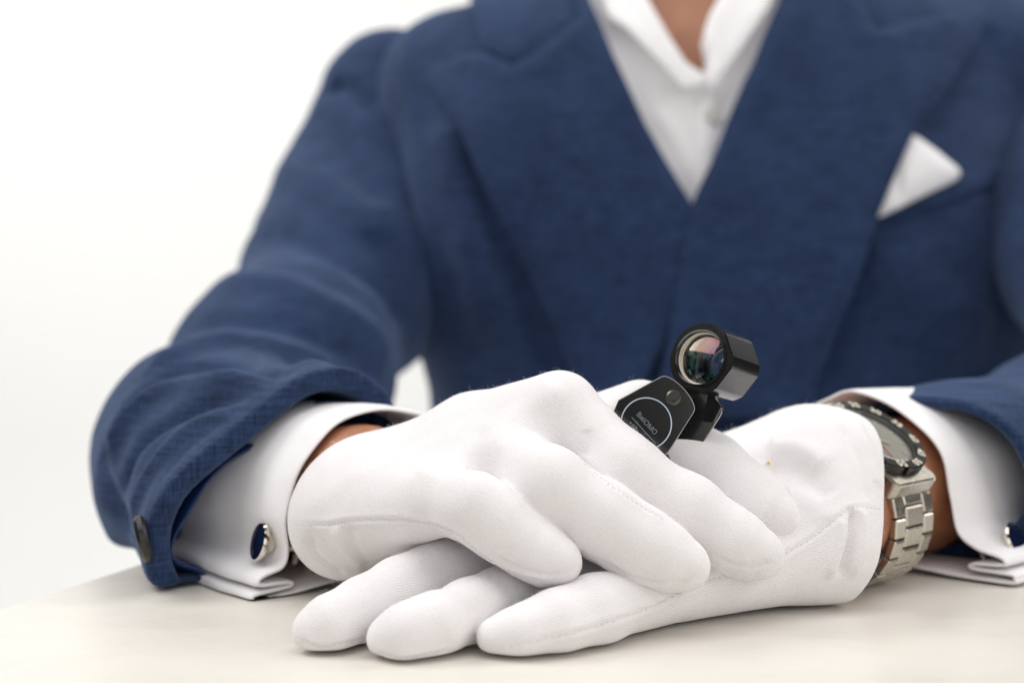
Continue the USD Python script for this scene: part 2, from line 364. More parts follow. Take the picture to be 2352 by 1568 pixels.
# hands: bones of the two gloves
def J(*a): return [(P(x, y, D), R(r, D)) for x, y, D, r in a]
RH = {'wrist': [J((1010, 1085, .51, 80), (915, 1140, .452, 82)), J((890, 1138, .47, 100), (786, 1210, .425, 103))],
      'palm': [J((800, 1190, .415, 100), (1005, 1152, .380, 76)), J((840, 1120, .425, 110), (1172, 1062, .394, 82)),
               J((892, 1134, .44, 98), (1090, 1008, .422, 99), (1285, 946, .405, 88)), J((915, 1140, .452, 84), (1470, 962, .43, 84))],
      'fingers': [J((1005, 1150, .378, 76), (1090, 1166, .3685, 74), (1150, 1205, .3675, 71), (1215, 1256, .3665, 64), (1262, 1283, .365, 54), (1290, 1292, .364, 43)),
                  J((1172, 1066, .390, 84), (1258, 1116, .376, 86), (1382, 1194, .375, 85), (1477, 1254, .374, 80), (1548, 1290, .373, 64), (1580, 1300, .372, 46)),
                  J((1285, 946, .405, 88), (1432, 1084, .392, 82), (1580, 1176, .389, 79), (1676, 1240, .387, 71), (1730, 1268, .386, 55), (1752, 1275, .385, 43)),
                  J((1470, 962, .43, 80), (1634, 1080, .416, 77), (1712, 1143, .41, 74), (1762, 1180, .405, 60), (1780, 1190, .404, 47))],
      'thumb': J((980, 1080, .455, 90), (1180, 1080, .455, 80), (1380, 1120, .45, 75), (1480, 1140, .447, 66))}
LH = {'wrist': [J((2000, 1116, .462, 120), (1880, 1060, .450, 122)), J((1960, 1180, .44, 118), (1880, 1240, .424, 118))],
      'palm': [J((1880, 1255, .42, 112), (1560, 1338, .3935, 86)), J((1850, 1190, .435, 118), (1500, 1245, .405, 88)),
               J((1840, 1110, .452, 114), (1450, 1185, .42, 85)), J((1830, 1075, .465, 100), (1430, 1140, .44, 78))],
      'fingers': [J((1560, 1338, .3935, 86), (1360, 1405, .364, 76), (1275, 1430, .3545, 68), (1195, 1452, .3498, 54), (1136, 1462, .3495, 42)),
                  J((1500, 1245, .405, 88), (1250, 1335, .386, 72), (1151, 1378, .375, 68), (1080, 1406, .364, 70), (998, 1436, .352, 68), (927, 1455, .347, 58), (886, 1466, .3485, 42)),
                  J((1450, 1185, .42, 85), (1200, 1237, .402, 74), (1010, 1318, .387, 71), (920, 1360, .377, 73), (835, 1403, .3665, 71), (757, 1434, .356, 59), (718, 1450, .3545, 45)),
                  J((1430, 1140, .44, 78), (1200, 1200, .43, 74), (1060, 1250, .41, 70), (960, 1290, .40, 64))],
      'puff': [J((1948, 1096, .443, 102), (1870, 1122, .436, 108))],
      'thumb': J((1800, 1110, .475, 88), (1660, 1090, .468, 76), (1540, 1100, .46, 68))}
g_pts = (P(668, 1205, .422), P(940, 960, .470), P(750, 1325, .435))
g_n = unit(np.cross(g_pts[1] - g_pts[0], g_pts[2] - g_pts[0])); g_n = g_n if g_n[0] < 0 else -g_n
gl_pts = (P(2010, 1130, .424), P(1895, 936, .470), P(1905, 1385, .424))
gl_n = unit(np.cross(gl_pts[1] - gl_pts[0], gl_pts[2] - gl_pts[0])); gl_n = gl_n if gl_n[0] > 0 else -gl_n
def hand(p, H, o=0.0, puff=False):
    w = None
    for js in H['wrist'] + H['palm'] + (H.get('puff', []) if puff else []):
        e_ = chain(p, [(a, r + o) for a, r in js]); w = e_ if w is None else smin(w, e_, .016)
    d = w
    fs = []
    for js in H['fingers']:
        fs.append(smin(chain(p, [(a, r + o) for a, r in js], .006), w, .004))
    fs.append(smin(chain(p, [(a, r + o) for a, r in H['thumb']], .006), w, .01))
    for e_ in fs: d = smin(d, e_, .0012)
    return d
def glove_r(p):
    d = hand(p, RH)
    d = smax(d, (p - g_pts[0]) @ g_n, .0015)
    inner = np.minimum(chain(p, [(a, r - .0016) for a, r in RH['wrist'][0]]), chain(p, [(a, r - .0016) for a, r in RH['wrist'][1]]))
    inner = np.maximum(inner, -(((p - g_pts[0]) @ g_n) + .012))
    return smax(d, -inner, .0008)
def glove_l(p):
    d = hand(p, LH, 0.0, True)
    d = smax(d, (p - gl_pts[0]) @ gl_n, .0015)
    inner = None
    for js in LH['wrist'] + LH['puff']:
        e_ = chain(p, [(a, r - .0018) for a, r in js]); inner = e_ if inner is None else smin(inner, e_, .012)
    inner = np.maximum(inner, -(((p - gl_pts[0]) @ gl_n) + .012))
    d = smax(d, -inner, .0008)
    return smax(d, -(p[:, 2] - .0006), .003)

# ------------------------------------------------------------------ the person
person = thing('person', 'person in a navy suit, white shirt and white cotton gloves, hands folded on the table', 'person')
W_R = np.array([.1185, .4585, .0368])
ca = unit([.593, -.806, 0]); cu_c = P(800, 1150, .445); cu_u = np.array([.806, .593, 0])
def body_sdf(p):
    d = torso(p, -.012)
    d = smin(d, cone(p, TC + [-.004, .01, .25], TC + [-.006, -.01, .46], .062, .058), .035)
    for js in (arm_l + fore_l[1:2], arm_r + fore_r[1:2]):
        d = smin(d, chain(p, [(a, r - .018) for a, r in js], .03), .03)
    d = smin(d, chain(p, [(fore_l[1][0], .030), (cu_c - ca * .06, .027), (cu_c + cu_u * .006 + [0, 0, .005], .0200), (P(835, 1145, .428), .012)], .012), .008)
    d = smin(d, chain(p, [(fore_r[1][0], .027), (np.array([.1635, .500, .0315]), .0258), (W_R, .0235), (P(1850, 1160, .44), .018)], .012), .008)
    for H in (RH, LH): d = smin(d, hand(p, H, -.004), .004)
    # hollow at the base of the throat
    return d
v, f = surface(body_sdf, (-.30, .33, -.32), (.50, 1.18, .54), .0042, 1)
obj('body', (v, f), M_skin, person, smooth=True)

shirt_sdf = lambda p: smax(torso(p, -.0045), -np.maximum(poly_sd(p[:, 0], p[:, 2], S_xz), p[:, 1] - .90), .003)
v, f = surface(shirt_sdf, (-.16, .70, -.30), (.48, 1.18, .45), .004, 1)
nn = vnormals(v, f)
sh = lambda p: torso(p, -.0045)
v = folds(v, nn, [(on(sh, [(1620, 190), (1625, 300), (1600, 460)]), .002, .004), (on(sh, [(1500, 250), (1560, 330), (1600, 420)]), .0015, .006)])
shirt = obj('shirt', (v, f), M_shirt, person, smooth=True)

def y_on(f, xz, y0=.5, y1=1.2):
    p = np.column_stack([xz[:, 0], np.full(len(xz), y0), xz[:, 1]])
    for _ in range(80): p[:, 1] = np.minimum(p[:, 1] + .8 * f(p), y1)
    return p
def patch(px_poly, f, off, thick, step=.006, smoothed=True):
    """A piece of cloth cut to an outline and laid on the body: off(points px inside 0..1 from edge) is its lift."""
    c = spline(px_poly, len(px_poly) * 10, closed=True) if smoothed else np.vstack([np.linspace(a, b, 12, endpoint=False) for a, b in zip(np.array(px_poly, float), np.roll(np.array(px_poly, float), -1, 0))])
    w = trace(f, c[:, 0], c[:, 1])[:, [0, 2]]
    poly = Polygon(w).buffer(0)
    if poly.geom_type != 'Polygon': poly = max(poly.geoms, key=lambda g: g.area)
    n = max(int(poly.exterior.length / step), 24)
    bd = np.array([poly.exterior.interpolate(k / n, normalized=True).coords[0] for k in range(n)])
    x0, z0, x1, z1 = poly.bounds
    g = np.stack(np.meshgrid(np.arange(x0, x1, step), np.arange(z0, z1, step)), -1).reshape(-1, 2) + rng.uniform(-.1, .1, (1, 2)) * step
    inn = shapely.contains_xy(poly.buffer(-step * .6), g[:, 0], g[:, 1])
    pts = np.vstack([bd, g[inn]])
    tri = Delaunay(pts).simplices
    cen = pts[tri].mean(1); tri = tri[shapely.contains_xy(poly, cen[:, 0], cen[:, 1])]
    a, b, c_ = pts[tri[:, 0]], pts[tri[:, 1]], pts[tri[:, 2]]
    area = (b[:, 0] - a[:, 0]) * (c_[:, 1] - a[:, 1]) - (b[:, 1] - a[:, 1]) * (c_[:, 0] - a[:, 0])
    tri[area < 0] = tri[area < 0][:, ::-1]
    base = y_on(f, pts); nr = grad(f, base, .002)
    dist = np.array([poly.exterior.distance(Point(*q_)) for q_ in pts])
    lift = off(dist, pts)
    rim = np.sqrt(np.clip(1 - (1 - np.clip(dist / (thick * 1.2), 0, 1)) ** 2, 0, 1))      # rolled edge
    top = base + nr * (lift + thick * (.35 + .65 * rim))[:, None]; bot = base + nr * (lift - .0 * rim)[:, None]
    m = len(pts); nb = n
    side = []
    for k in range(nb):
        j = (k + 1) % nb; side += [[k, j, j + m], [k, j + m, k + m]]
    ring = Polygon(bd).exterior.is_ccw
    side = np.array(side); side = side[:, ::-1] if ring else side
    return np.vstack([top, bot]), np.vstack([tri, tri[:, ::-1] + m, side])
SHIRT = lambda p: torso(p, -.0042)
obj('collar', patch([(1380, -80), (1388, 20), (1402, 62), (1440, 84), (1510, 150), (1572, 218), (1612, 208), (1620, 190), (1575, 160), (1540, 108), (1478, 4), (1455, -80)], SHIRT, lambda d, p: .0105 - .15 * np.clip(d, 0, .012), .0022, .004, smoothed=False), M_shirt, shirt, smooth=35)
obj('collar', patch([(1672, -80), (1662, 0), (1626, 62), (1613, 100), (1627, 150), (1618, 205), (1632, 222), (1690, 140), (1756, 44), (1790, -80)], SHIRT, lambda d, p: .0125 - .1 * np.clip(d, 0, .012), .0024, .004, smoothed=False), M_shirt, shirt, smooth=35)
obj('placket', patch([(1606, 218), (1650, 214), (1640, 330), (1614, 470), (1590, 476), (1598, 330)], SHIRT, lambda d, p: .001 + 0 * d, .0018, .004, smoothed=False), M_shirt, shirt, smooth=35)
c = trace(SHIRT, np.array([1634.]), np.array([268.]))[0]
m = lathe([(0, -.001), (.0048, -.001), (.0055, 0), (.0055, .001), (.0046, .0018), (.003, .0014), (0, .0012)], 24)
obj('button', put(m, frame(c + [0, -.003, 0], [1, 0, 0], [0, 0, 1], [0, -1, 0])), M_pearl, shirt, smooth=30)

# the jacket: body, sleeves, lapels
jacket_sdf = lambda p: smax(t_jack(p), -np.maximum(poly_sd(p[:, 0], p[:, 2], V_xz), p[:, 1] - .93), .003)
v, f = surface(jacket_sdf, (-.16, .70, -.31), (.50, 1.18, .45), .004, 1)
nn = vnormals(v, f)
T = t_jack
v = folds(v, nn, [
    (on(T, [(930, 60), (950, 300), (975, 520), (1010, 760)]), .003, .014), (on(T, [(1010, 260), (1060, 500), (1120, 800)]), .006, .016),
    (on(T, [(1060, 300), (1130, 500), (1210, 700), (1290, 900)]), -.006, .009), (on(T, [(1990, 540), (1940, 720), (1880, 880)]), -.006, .009), (on(T, [(2010, 80), (1940, 190), (1880, 290)]), -.005, .009), (on(T, [(1010, 500), (1080, 760), (1120, 960)]), -.003, .012),
    (on(T, [(2060, 560), (2160, 700), (2280, 760)]), .004, .02), (on(T, [(2000, 700), (2150, 820), (2300, 880)]), -.004, .02),
    (on(T, [(2290, 60), (2200, 180), (2110, 330)]), -.003, .008)])
v = v + nn * ((meshkit.fbm(v * 14, 3, 5) - .5) * .006)[:, None]
jacket = obj('jacket', (v, f), M_suit, person, smooth=True)

v, f = surface(sleeve_l, (-.31, .41, -.01), (.02, 1.02, .37), .0016, 2)
nn = vnormals(v, f); S = sleeve_l
hem = np.clip(-((v - cut_l_pt) @ cut_l_n) / .028 - .2, 0, 1)[:, None]; v0 = v
v = folds(v, nn, [
    (on(S, [(700, 250), (800, 330), (885, 480)]), -0.0061, 0.0115), (on(S, [(640, 380), (760, 440), (880, 560)]), 0.0050, 0.0138),
    (on(S, [(560, 520), (700, 560), (860, 650), (930, 740)]), -0.0050, 0.0115), (on(S, [(480, 640), (660, 660), (820, 740), (900, 830)]), 0.0050, 0.0138),
    (on(S, [(420, 740), (600, 740), (780, 800), (880, 880)]), -0.0041, 0.0103),
    (on(S, [(330, 860), (480, 800), (640, 810), (800, 870)]), 0.0070, 0.0090), (on(S, [(270, 960), (400, 850), (560, 840), (720, 880)]), -0.0056, 0.0063),
    (on(S, [(250, 1060), (330, 930), (480, 880), (650, 885)]), 0.0056, 0.0063), (on(S, [(270, 1140), (330, 1010), (450, 930), (600, 910)]), -0.0050, 0.0054),
    (on(S, [(300, 1200), (350, 1080), (440, 985), (560, 935)]), 0.0042, 0.0054), (on(S, [(350, 1200), (390, 1080), (470, 1000), (560, 960)]), -0.0035, 0.0045),
    (on(S, [(225, 1020), (240, 1100), (300, 1230)]), -0.0042, 0.0063), (on(S, [(752, 192), (800, 200), (860, 250)]), -0.0098, 0.0090)])
v = v + nn * ((meshkit.fbm(v * 22, 3, 9) - .5) * .005)[:, None]; v = v0 + (v - v0) * hem
sl = obj('sleeve', (v, f), M_suit, jacket, smooth=True)
v, f = surface(sleeve_r, (.10, .41, -.01), (.50, 1.02, .31), .0018, 2)
nn = vnormals(v, f); hem = np.clip(-((v - cut_r_pt) @ cut_r_n) / .02 - .15, 0, 1)
v = v + nn * ((meshkit.fbm(v * 22, 3, 19) - .5) * .005 * hem)[:, None]
obj('sleeve', (v, f), M_suit, jacket, smooth=True)
# lining band just inside the left cuff
uu, vv, ax = dd_l, pp_l, ax_l
def ring_pts(c, ru, rv, n=56, wob=0.0, ph=0.0):
    th = np.arange(n) / n * 2 * np.pi
    r = 1 + wob * np.sin(3 * th + ph) + wob * .6 * np.sin(7 * th + 2 * ph)
    return c + (np.cos(th) * ru * r)[:, None] * uu + (np.sin(th) * rv * r)[:, None] * vv
def loft(rings, closed_caps=False):
    n = len(rings[0]); v = np.vstack(rings); f = []
    for k in range(len(rings) - 1):
        for j in range(n):
            p, q_ = k * n + j, k * n + (j + 1) % n
            f += [[p, q_, q_ + n], [p, q_ + n, p + n]]
    return v, np.array(f)
b0 = cut_l_pt - ax * .004
v, f = loft([ring_pts(b0 - ax * .03, .0465, .0238, wob=.03), ring_pts(b0 - ax * .012, .047, .0242, wob=.05), ring_pts(b0, .0470, .0242, wob=.07, ph=.6),
             ring_pts(b0 - ax * .001, .0455, .0227, wob=.07, ph=.6), ring_pts(b0 - ax * .03, .045, .0225, wob=.03)])
v[:, 2] = np.maximum(v[:, 2], .004)
obj('lining', (v, f), M_lining, jacket, smooth=True)

J2 = lambda p: t_jack(p)
obj('lapel', patch([(1338, -80), (1346, 0), (1374, 62), (1406, 142), (1480, 292), (1592, 480), (1570, 640), (1520, 800), (1440, 960), (1380, 960), (1300, 820), (1226, 656), (1160, 515), (1104, 398), (1066, 300), (992, 172), (1110, 135), (1184, 168), (1330, 60), (1280, -80)], J2, lambda d, p: .0055 + .002 * np.clip(1 - d / .02, 0, 1), .0045, smoothed=False), M_suit, jacket, smooth=50)
obj('lapel', patch([(1804, -80), (1796, 0), (1716, 187), (1640, 368), (1592, 478), (1562, 620), (1532, 800), (1500, 960), (1850, 960), (1868, 868), (1903, 780), (1962, 645), (2003, 510), (2088, 308), (2140, 240), (2265, 40), (2120, 60), (2000, 90), (1900, -80)], J2, lambda d, p: .007 + .002 * np.clip(1 - d / .02, 0, 1), .0045, smoothed=False), M_suit, jacket, smooth=50)
obj('collar', patch([(1282, -80), (1332, 58), (1184, 160), (1112, 122), (1088, 30), (1076, -80)], J2, lambda d, p: .0045 + .001 * np.clip(1 - d / .02, 0, 1), .003, smoothed=False), M_suit, jacket, smooth=50)
obj('pocket_welt', patch([(1990, 530), (2006, 498), (2200, 404), (2330, 345), (2342, 400), (2210, 452)], J2, lambda d, p: .0 + 0 * d, .0022, smoothed=False), M_suit, jacket, smooth=50)
# the button at the left cuff
for (bx, by, bd) in ((348, 1232, .50),):
    c = trace(sleeve_l, np.array([float(bx)]), np.array([float(by)]))
    n_ = grad(sleeve_l, c, .001)[0]; c = c[0]
    n_ = unit([-.93, -.28, -.22]); a_ = unit(np.cross(n_, [0, .2, 1])); b_ = np.cross(n_, a_)
    m = lathe([(0, -.001), (.0075, -.001), (.0086, 0), (.0086, .0016), (.0074, .0028), (.0056, .0018), (0, .0016)], 28)
    obj('button', put(m, frame(c + n_ * .002, a_, b_, n_)), M_button, jacket, smooth=30)

# shirt cuffs with kissing edges
def cuff(center, axis, uv, back, parent, width=.045, th=.0009, nu=320, sx=1.0):
    u_ = unit([-axis[1], axis[0], 0]); w_ = np.array([0, 0, 1.])
    c2 = spline(uv, nu, closed=True); b2 = spline(back, nu, closed=True)
    def at(c, t, o):
        tn = np.roll(c, -1, 0) - np.roll(c, 1, 0); nr = np.stack([tn[:, 1], -tn[:, 0]], 1); nr /= np.linalg.norm(nr, axis=1, keepdims=True)
        s = np.sign(Polygon(c).exterior.is_ccw - .5)
        c = c + nr * o * s
        return center + c[:, :1] * u_ + c[:, 1:] * w_ - axis * t
    rows = []
    for t in np.linspace(.0012, 1, 9) * width: rows.append((t, th))
    seq = [(width, -th)] + [(t, -th) for t in np.linspace(1, .0012, 6) * width] + [(0.0, 0.0)]
    rings = [at(c2 + (b2 - c2) * (t / width), t, o) for t, o in [(width, th)] + [(t, th) for t in np.linspace(.9, .04, 8) * width] + [(0.0003, th * .7), (0, 0), (0.0003, -th * .7)] + [(t, -th) for t in np.linspace(.04, 1, 6) * width]]
    v, f = loft(rings[::-1])
    v = v + vnormals(v, f) * 0 + ((meshkit.fbm(v * [38, 38, 30], 2, 4) - .5) * .006)[:, None] * np.array([u_[0], u_[1], .35])
    v[:, 2] = np.maximum(v[:, 2], .0008)
    return v, f
uv = [(-.026, -.004), (-.021, .011), (-.008, .0265), (.010, .0335), (.028, .032), (.043, .024), (.050, .005), (.040, -.016), (.015, -.0265), (-.010, -.0295), (-.026, -.0318), (-.0350, -.0325), (-.0362, -.0310), (-.0350, -.0297), (-.0245, -.0290), (-.0240, -.0276), (-.0335, -.0268), (-.0345, -.0250), (-.0325, -.0236), (-.0265, -.0215), (-.0245, -.016)]
bk = [(x * 1.0 - .009, y * .98 + .0006) for x, y in uv]
v, f = cuff(cu_c, ca, uv, bk, shirt, .075)
obj('cuff', (v, f), M_shirt, shirt, smooth=True)
cr_a = unit([-.69, -.72, 0]); cr_c = np.array([.143, .485, .0385])
uvr = [(.0340, -.006), (.0285, .010), (.013, .0255), (-.005, .0325), (-.017, .029), (-.028, .022), (-.036, .004), (-.032, -.018), (-.010, -.033), (.016, -.0355), (.040, -.0362), (.058, -.0362), (.0595, -.0345), (.058, -.0332), (.044, -.0328), (.0435, -.0312), (.055, -.0300), (.056, -.0282), (.053, -.0268), (.044, -.0250), (.0365, -.0195)]
v, f = cuff(cr_c, cr_a, uvr, [(min(x * .98 + .021, .062), y * .98) for x, y in uvr], shirt, .085)
obj('cuff', (v, f), M_shirt, shirt, smooth=True)

# gloves
def stitches(pts, nrm, r, dash=.0014, gap=.0009, lift=.0):
    seg = np.r_[0, np.cumsum(np.linalg.norm(np.diff(pts, axis=0), axis=1))]; out = []; s = 0
    while s + dash < seg[-1]:
        u = np.linspace(s, s + dash, 4)
        q_ = np.stack([np.interp(u, seg, pts[:, k]) for k in range(3)], 1); n_ = np.stack([np.interp(u, seg, nrm[:, k]) for k in range(3)], 1)
        q_ = q_ + n_ * (lift + np.array([-.6, .5, .5, -.6])[:, None] * r)
        out.append(tube(q_, r, 5)); s += dash + gap
    return join(out)
def fuzz(v, f, nrm, count, keep, lmin, lmax, parent):
    fa = np.linalg.norm(np.cross(v[f[:, 1]] - v[f[:, 0]], v[f[:, 2]] - v[f[:, 0]]), axis=1)
    i = rng.choice(len(f), count, p=fa / fa.sum()); w = rng.dirichlet([1, 1, 1], count)
    p = np.einsum('ij,ijk->ik', w, v[f[i]]); n = nrm[f[i, 0]]
    k = keep(p); p, n = p[k], n[k]; m = len(p)
    L = (lmin + (lmax - lmin) * rng.random(m) ** 2.5)[:, None]
    d = n * .6 + rng.normal(0, .6, (m, 3)); d /= np.linalg.norm(d, axis=1, keepdims=True)
    b = rng.normal(0, .7, (m, 3)); b2 = rng.normal(0, .7, (m, 3))
    q_ = np.stack([p - n * .0002, p + L * .33 * (d + .2 * b), p + L * .66 * (d + .55 * b), p + L * (d * .9 + .8 * b + .4 * b2)], 1)
    c = UsdGeom.BasisCurves.Define(stage, path_of('fibre', parent))
    c.CreateTypeAttr('linear'); c.CreatePointsAttr(Vt.Vec3fArray.FromNumpy(q_.reshape(-1, 3).astype(np.float32)))
    c.CreateCurveVertexCountsAttr(Vt.IntArray.FromNumpy(np.full(m, 4, np.int32)))
    c.CreateWidthsAttr(Vt.FloatArray.FromNumpy(np.full(m * 4, .000024, np.float32)))
    UsdShade.MaterialBindingAPI.Apply(c.GetPrim()).Bind(M_fibre)
    tag(c, kind='stuff')
    return c
def make_glove(f_sdf, lo, hi, items, seams, label, mt, h=.00075):
    v, f = surface(f_sdf, lo, hi, h, 2)
    nn = vnormals(v, f)
    its = [(on(f_sdf, px), a, w) for px, a, w in items] + [(on(f_sdf, px, 200), .0007, .0020) for px in seams] + [(on(f_sdf, px, 200), -.0009, .0008) for px in seams]
    v2 = folds(v, nn, its)
    v2 = v2 + nn * ((meshkit.fbm(v * 60, 3, 2) - .5) * .0007)[:, None]
    n2 = vnormals(v2, f)
    g = obj('glove', (v2, f), mt, person, smooth=True, label=label)
    tree = cKDTree(v2)
    for px in seams:
        c = on(f_sdf, px, 300)
        ok = np.r_[True, np.linalg.norm(np.diff(c, axis=0), axis=1) < .004]
        c = c[ok]; _, i = tree.query(c); obj('seam', stitches(v2[i], n2[i], .00016, lift=.00005), M_stitch, g)
    return g, v2, f, n2
g1, v, f, n = make_glove(glove_r, (-.085, .345, .004), (.125, .50, .112), [
    ([(1345, 985), (1352, 1020), (1345, 1050)], -.0005, .0018), ([(1100, 1000), (1200, 940), (1290, 880)], .0010, .005),
    ([(960, 1110), (1060, 1040), (1170, 1010)], .0008, .005), ([(700, 1225), (760, 1270), (830, 1320)], -.0012, .003), ([(800, 1200), (815, 1260), (860, 1320)], -.0015, .0025),
    ([(770, 1210), (790, 1260), (830, 1310)], .0012, .003), ([(700, 1232), (728, 1285), (790, 1326)], -.0022, .0018), ([(1125, 1275), (1190, 1302), (1260, 1318), (1315, 1308)], -.0008, .0009), ([(1370, 1280), (1450, 1324), (1540, 1340), (1606, 1318)], -.0008, .0009), ([(1640, 1278), (1700, 1300), (1780, 1290)], -.0008, .0009),
    ([(1120, 1284), (1190, 1312), (1262, 1328)], .0006, .0009), ([(1370, 1290), (1450, 1333), (1540, 1349)], .0006, .0009), 
    ([(830, 1080), (960, 1010), (1090, 940)], -.0006, .004), ([(690, 1170), (820, 1090), (960, 1020)], .0006, .005)],
    [[(680, 1203), (760, 1203), (800, 1196), (880, 1192), (960, 1198), (1040, 1222), (1110, 1275), (1180, 1315)],
     [(1340, 1062), (1400, 1110), (1470, 1160), (1530, 1195)]],
    'white cotton glove of the upper hand, holding the loupe between two fingers', M_glove_r)
fuzz(v, f, n, 15000, lambda p: p[:, 1] < .47, .0004, .0015, g1)
g2, v, f, n = make_glove(glove_l, (-.085, .335, -.004), (.155, .52, .085), [
    ([(1960, 1165), (1958, 1230), (1930, 1330)], -.0030, .0016), ([(1978, 1165), (1988, 1240), (1958, 1330)], .0016, .002), ([(1935, 1190), (1930, 1250), (1905, 1330)], .0014, .002), ([(1760, 1030), (1830, 1030), (1900, 1075)], .0025, .005), ([(1750, 1080), (1840, 1090), (1900, 1150)], -.0022, .005),
    ([(1800, 1140), (1860, 1150), (1900, 1200)], .0015, .005), ([(1960, 960), (2000, 1040), (2015, 1120)], .001, .002), ([(1930, 970), (1975, 1060), (1990, 1150)], -.0012, .002)],
    [[(1170, 1482), (1300, 1455), (1420, 1420), (1500, 1390), (1620, 1335), (1740, 1300), (1840, 1250), (1910, 1200), (1960, 1165), (2030, 1170)], [(692, 1468), (740, 1482), (838, 1466)], [(868, 1496), (930, 1508), (1040, 1490)]],
    'white cotton glove of the lower hand, lying flat on the table', M_glove_l)
fuzz(v, f, n, 15000, lambda p: (p[:, 1] < .5) & (p[:, 2] > .003), .0004, .0015, g2)
# a tiny yellow fleck of lint on the back of the lower glove
c = trace(glove_l, np.array([1765.]), np.array([1063.]))[0]
m = trimesh.creation.icosphere(1, .00055); m.apply_scale([1, .8, 1]); m.apply_translation(c)
tag(obj('lint', m, M_yellow), 'tiny yellow fleck of lint on the back of the lower glove', 'lint')

# pocket square
sq_x = trace(t_jack, np.array([2058.]), np.array([440.]))[0, 0]
sq = obj('pocket_square', patch([(2004, 494), (2034, 415), (2074, 328), (2086, 314), (2100, 320), (2145, 352), (2192, 392), (2198, 405), (2186, 420), (2120, 452), (2022, 500), (2008, 502)], J2, lambda d, p: .0035 + .003 * np.clip(d / .012, 0, 1) - .004 * np.exp(-((p[:, 0] - sq_x) / .003) ** 2) * np.clip(d / .006, 0, 1), .003, .0025, smoothed=False), M_shirt, smooth=60)
tag(sq, 'white pocket square folded to a point in the breast pocket of the suit', 'pocket square')

# cufflinks
def cufflink(c, n_, label, tilt=(0, 0, 1), k=.84):
    t = thing('cufflink', label, 'cufflink', 'cufflinks on the white shirt cuffs')
    a_ = unit(np.cross(n_, tilt)); b_ = np.cross(n_, a_); Mx = frame(c, a_ * k, b_ * k, n_ * k)
    m = lathe([(0, -.002), (.0045, -.002), (.0052, 0), (.0072, .0016), (.0082, .0022), (.0084, .0034), (.0078, .0042), (.0070, .0041), (.0070, .0036), (0, .0036)], 48)
    obj('bezel', put(m, Mx), M_silver, t, smooth=35)
    m = lathe([(0, .0036), (.0069, .0036), (.0068, .0041), (.004, .0046), (0, .0047)], 48)
    obj('face', put(m, Mx), M_navy_stone, t, smooth=35)
    m = trimesh.creation.cylinder(.0022, .012, sections=16); m.apply_translation([0, 0, -.0075]); obj('post', put(m, Mx), M_silver, t, smooth=30)
    m = rbox(.004, .014, .003, .001); m.apply_translation([0, 0, -.0145]); obj('toggle', put(m, Mx), M_silver, t, smooth=30)
    return t
cufflink(P(612, 1246, .4365), unit([-.83, -.50, .24]), 'round silver cufflink with navy face on the cuff of the upper hand, at left')
cufflink(cr_c + np.array([.72, -.69, 0]) * .0495 + [0, 0, -.0245] - cr_a * .019, unit([.62, -.70, .38]), 'round silver cufflink with navy face, cut off by the right edge of the photo')

# ------------------------------------------------------------------ the loupe
loupe = thing('loupe', 'black folding jeweller\'s loupe clasped between the fingers of the upper glove', 'loupe')
cB = P(1484, 972, .398)
nB = -unit(ray(1484, 972) + np.array([.20, 0, -.02]))               # the plate looks at us, turned a little
sx = np.array([1., 0, 0]); ex0 = unit(sx - (sx @ nB) * nB); ey0 = np.cross(nB, ex0)      # right, up in the plate
e1 = unit(.74 * ex0 + .67 * ey0); e2 = np.cross(nB, e1)
mmp = .398 / FPX
tip = [(97, -56)] + [(97 + 21 * math.cos(a), 56 * math.sin(a)) for a in np.linspace(-1.2, 1.2, 13)] + [(97, 56)]
plate = Polygon(np.array(tip + [(-11, 84), (-60, 63), (-98, 40), (-98, -40), (-60, -63), (-11, -84)]) * mmp)
Mb = frame(cB, e1, e2, nB)
gap_ = .0165
obj('front_plate', put(extrude(plate, .0012, .0003, -.0012), Mb), M_black, loupe)
rim = plate.difference(plate.buffer(-.00022))
obj('plate_edge', put(extrude(rim, .0009, 0, -.00105 + .0012 * 0), Mb).apply_translation(nB * .00006), M_edge, loupe)
cB2 = cB - nB * gap_ + ex0 * .0066 + ey0 * -.0005
Mb2 = frame(cB2, e1, e2, nB)
bp = obj('back_plate', put(extrude(plate, .0012, .0003, -.0012), Mb2), M_black, loupe)
obj('plate_edge', put(extrude(rim, .0009, 0, -.00105), Mb2).apply_translation(nB * .00006), M_edge, loupe)
sc = P(1549, 914, .398); k = (sc - cB) @ e1, (sc - cB) @ e2
m = lathe([(0, .0), (.0026, .0), (.0026, .0003), (.0022, .0008), (.0017, .0010), (.00165, .0008), (0, .0008)], 32)
m.apply_translation([k[0], k[1], 0]); scr = obj('screw', put(m, Mb), M_dark_steel, loupe, smooth=30)
m = trimesh.creation.box((.0026, .0003, .0002)); m.apply_transform(trimesh.transformations.rotation_matrix(.9, [0, 0, 1])); m.apply_translation([k[0], k[1], .00085]); obj('slot', put(m, Mb), M_black, scr)
m = trimesh.creation.cylinder(.0016, gap_ + .004, sections=20)
obj('pivot', put(m, frame(cB + e1 * (k[0] + .0012) + e2 * k[1] - nB * gap_ * .5, e1, e2, nB)), M_dark_steel, loupe, smooth=30)
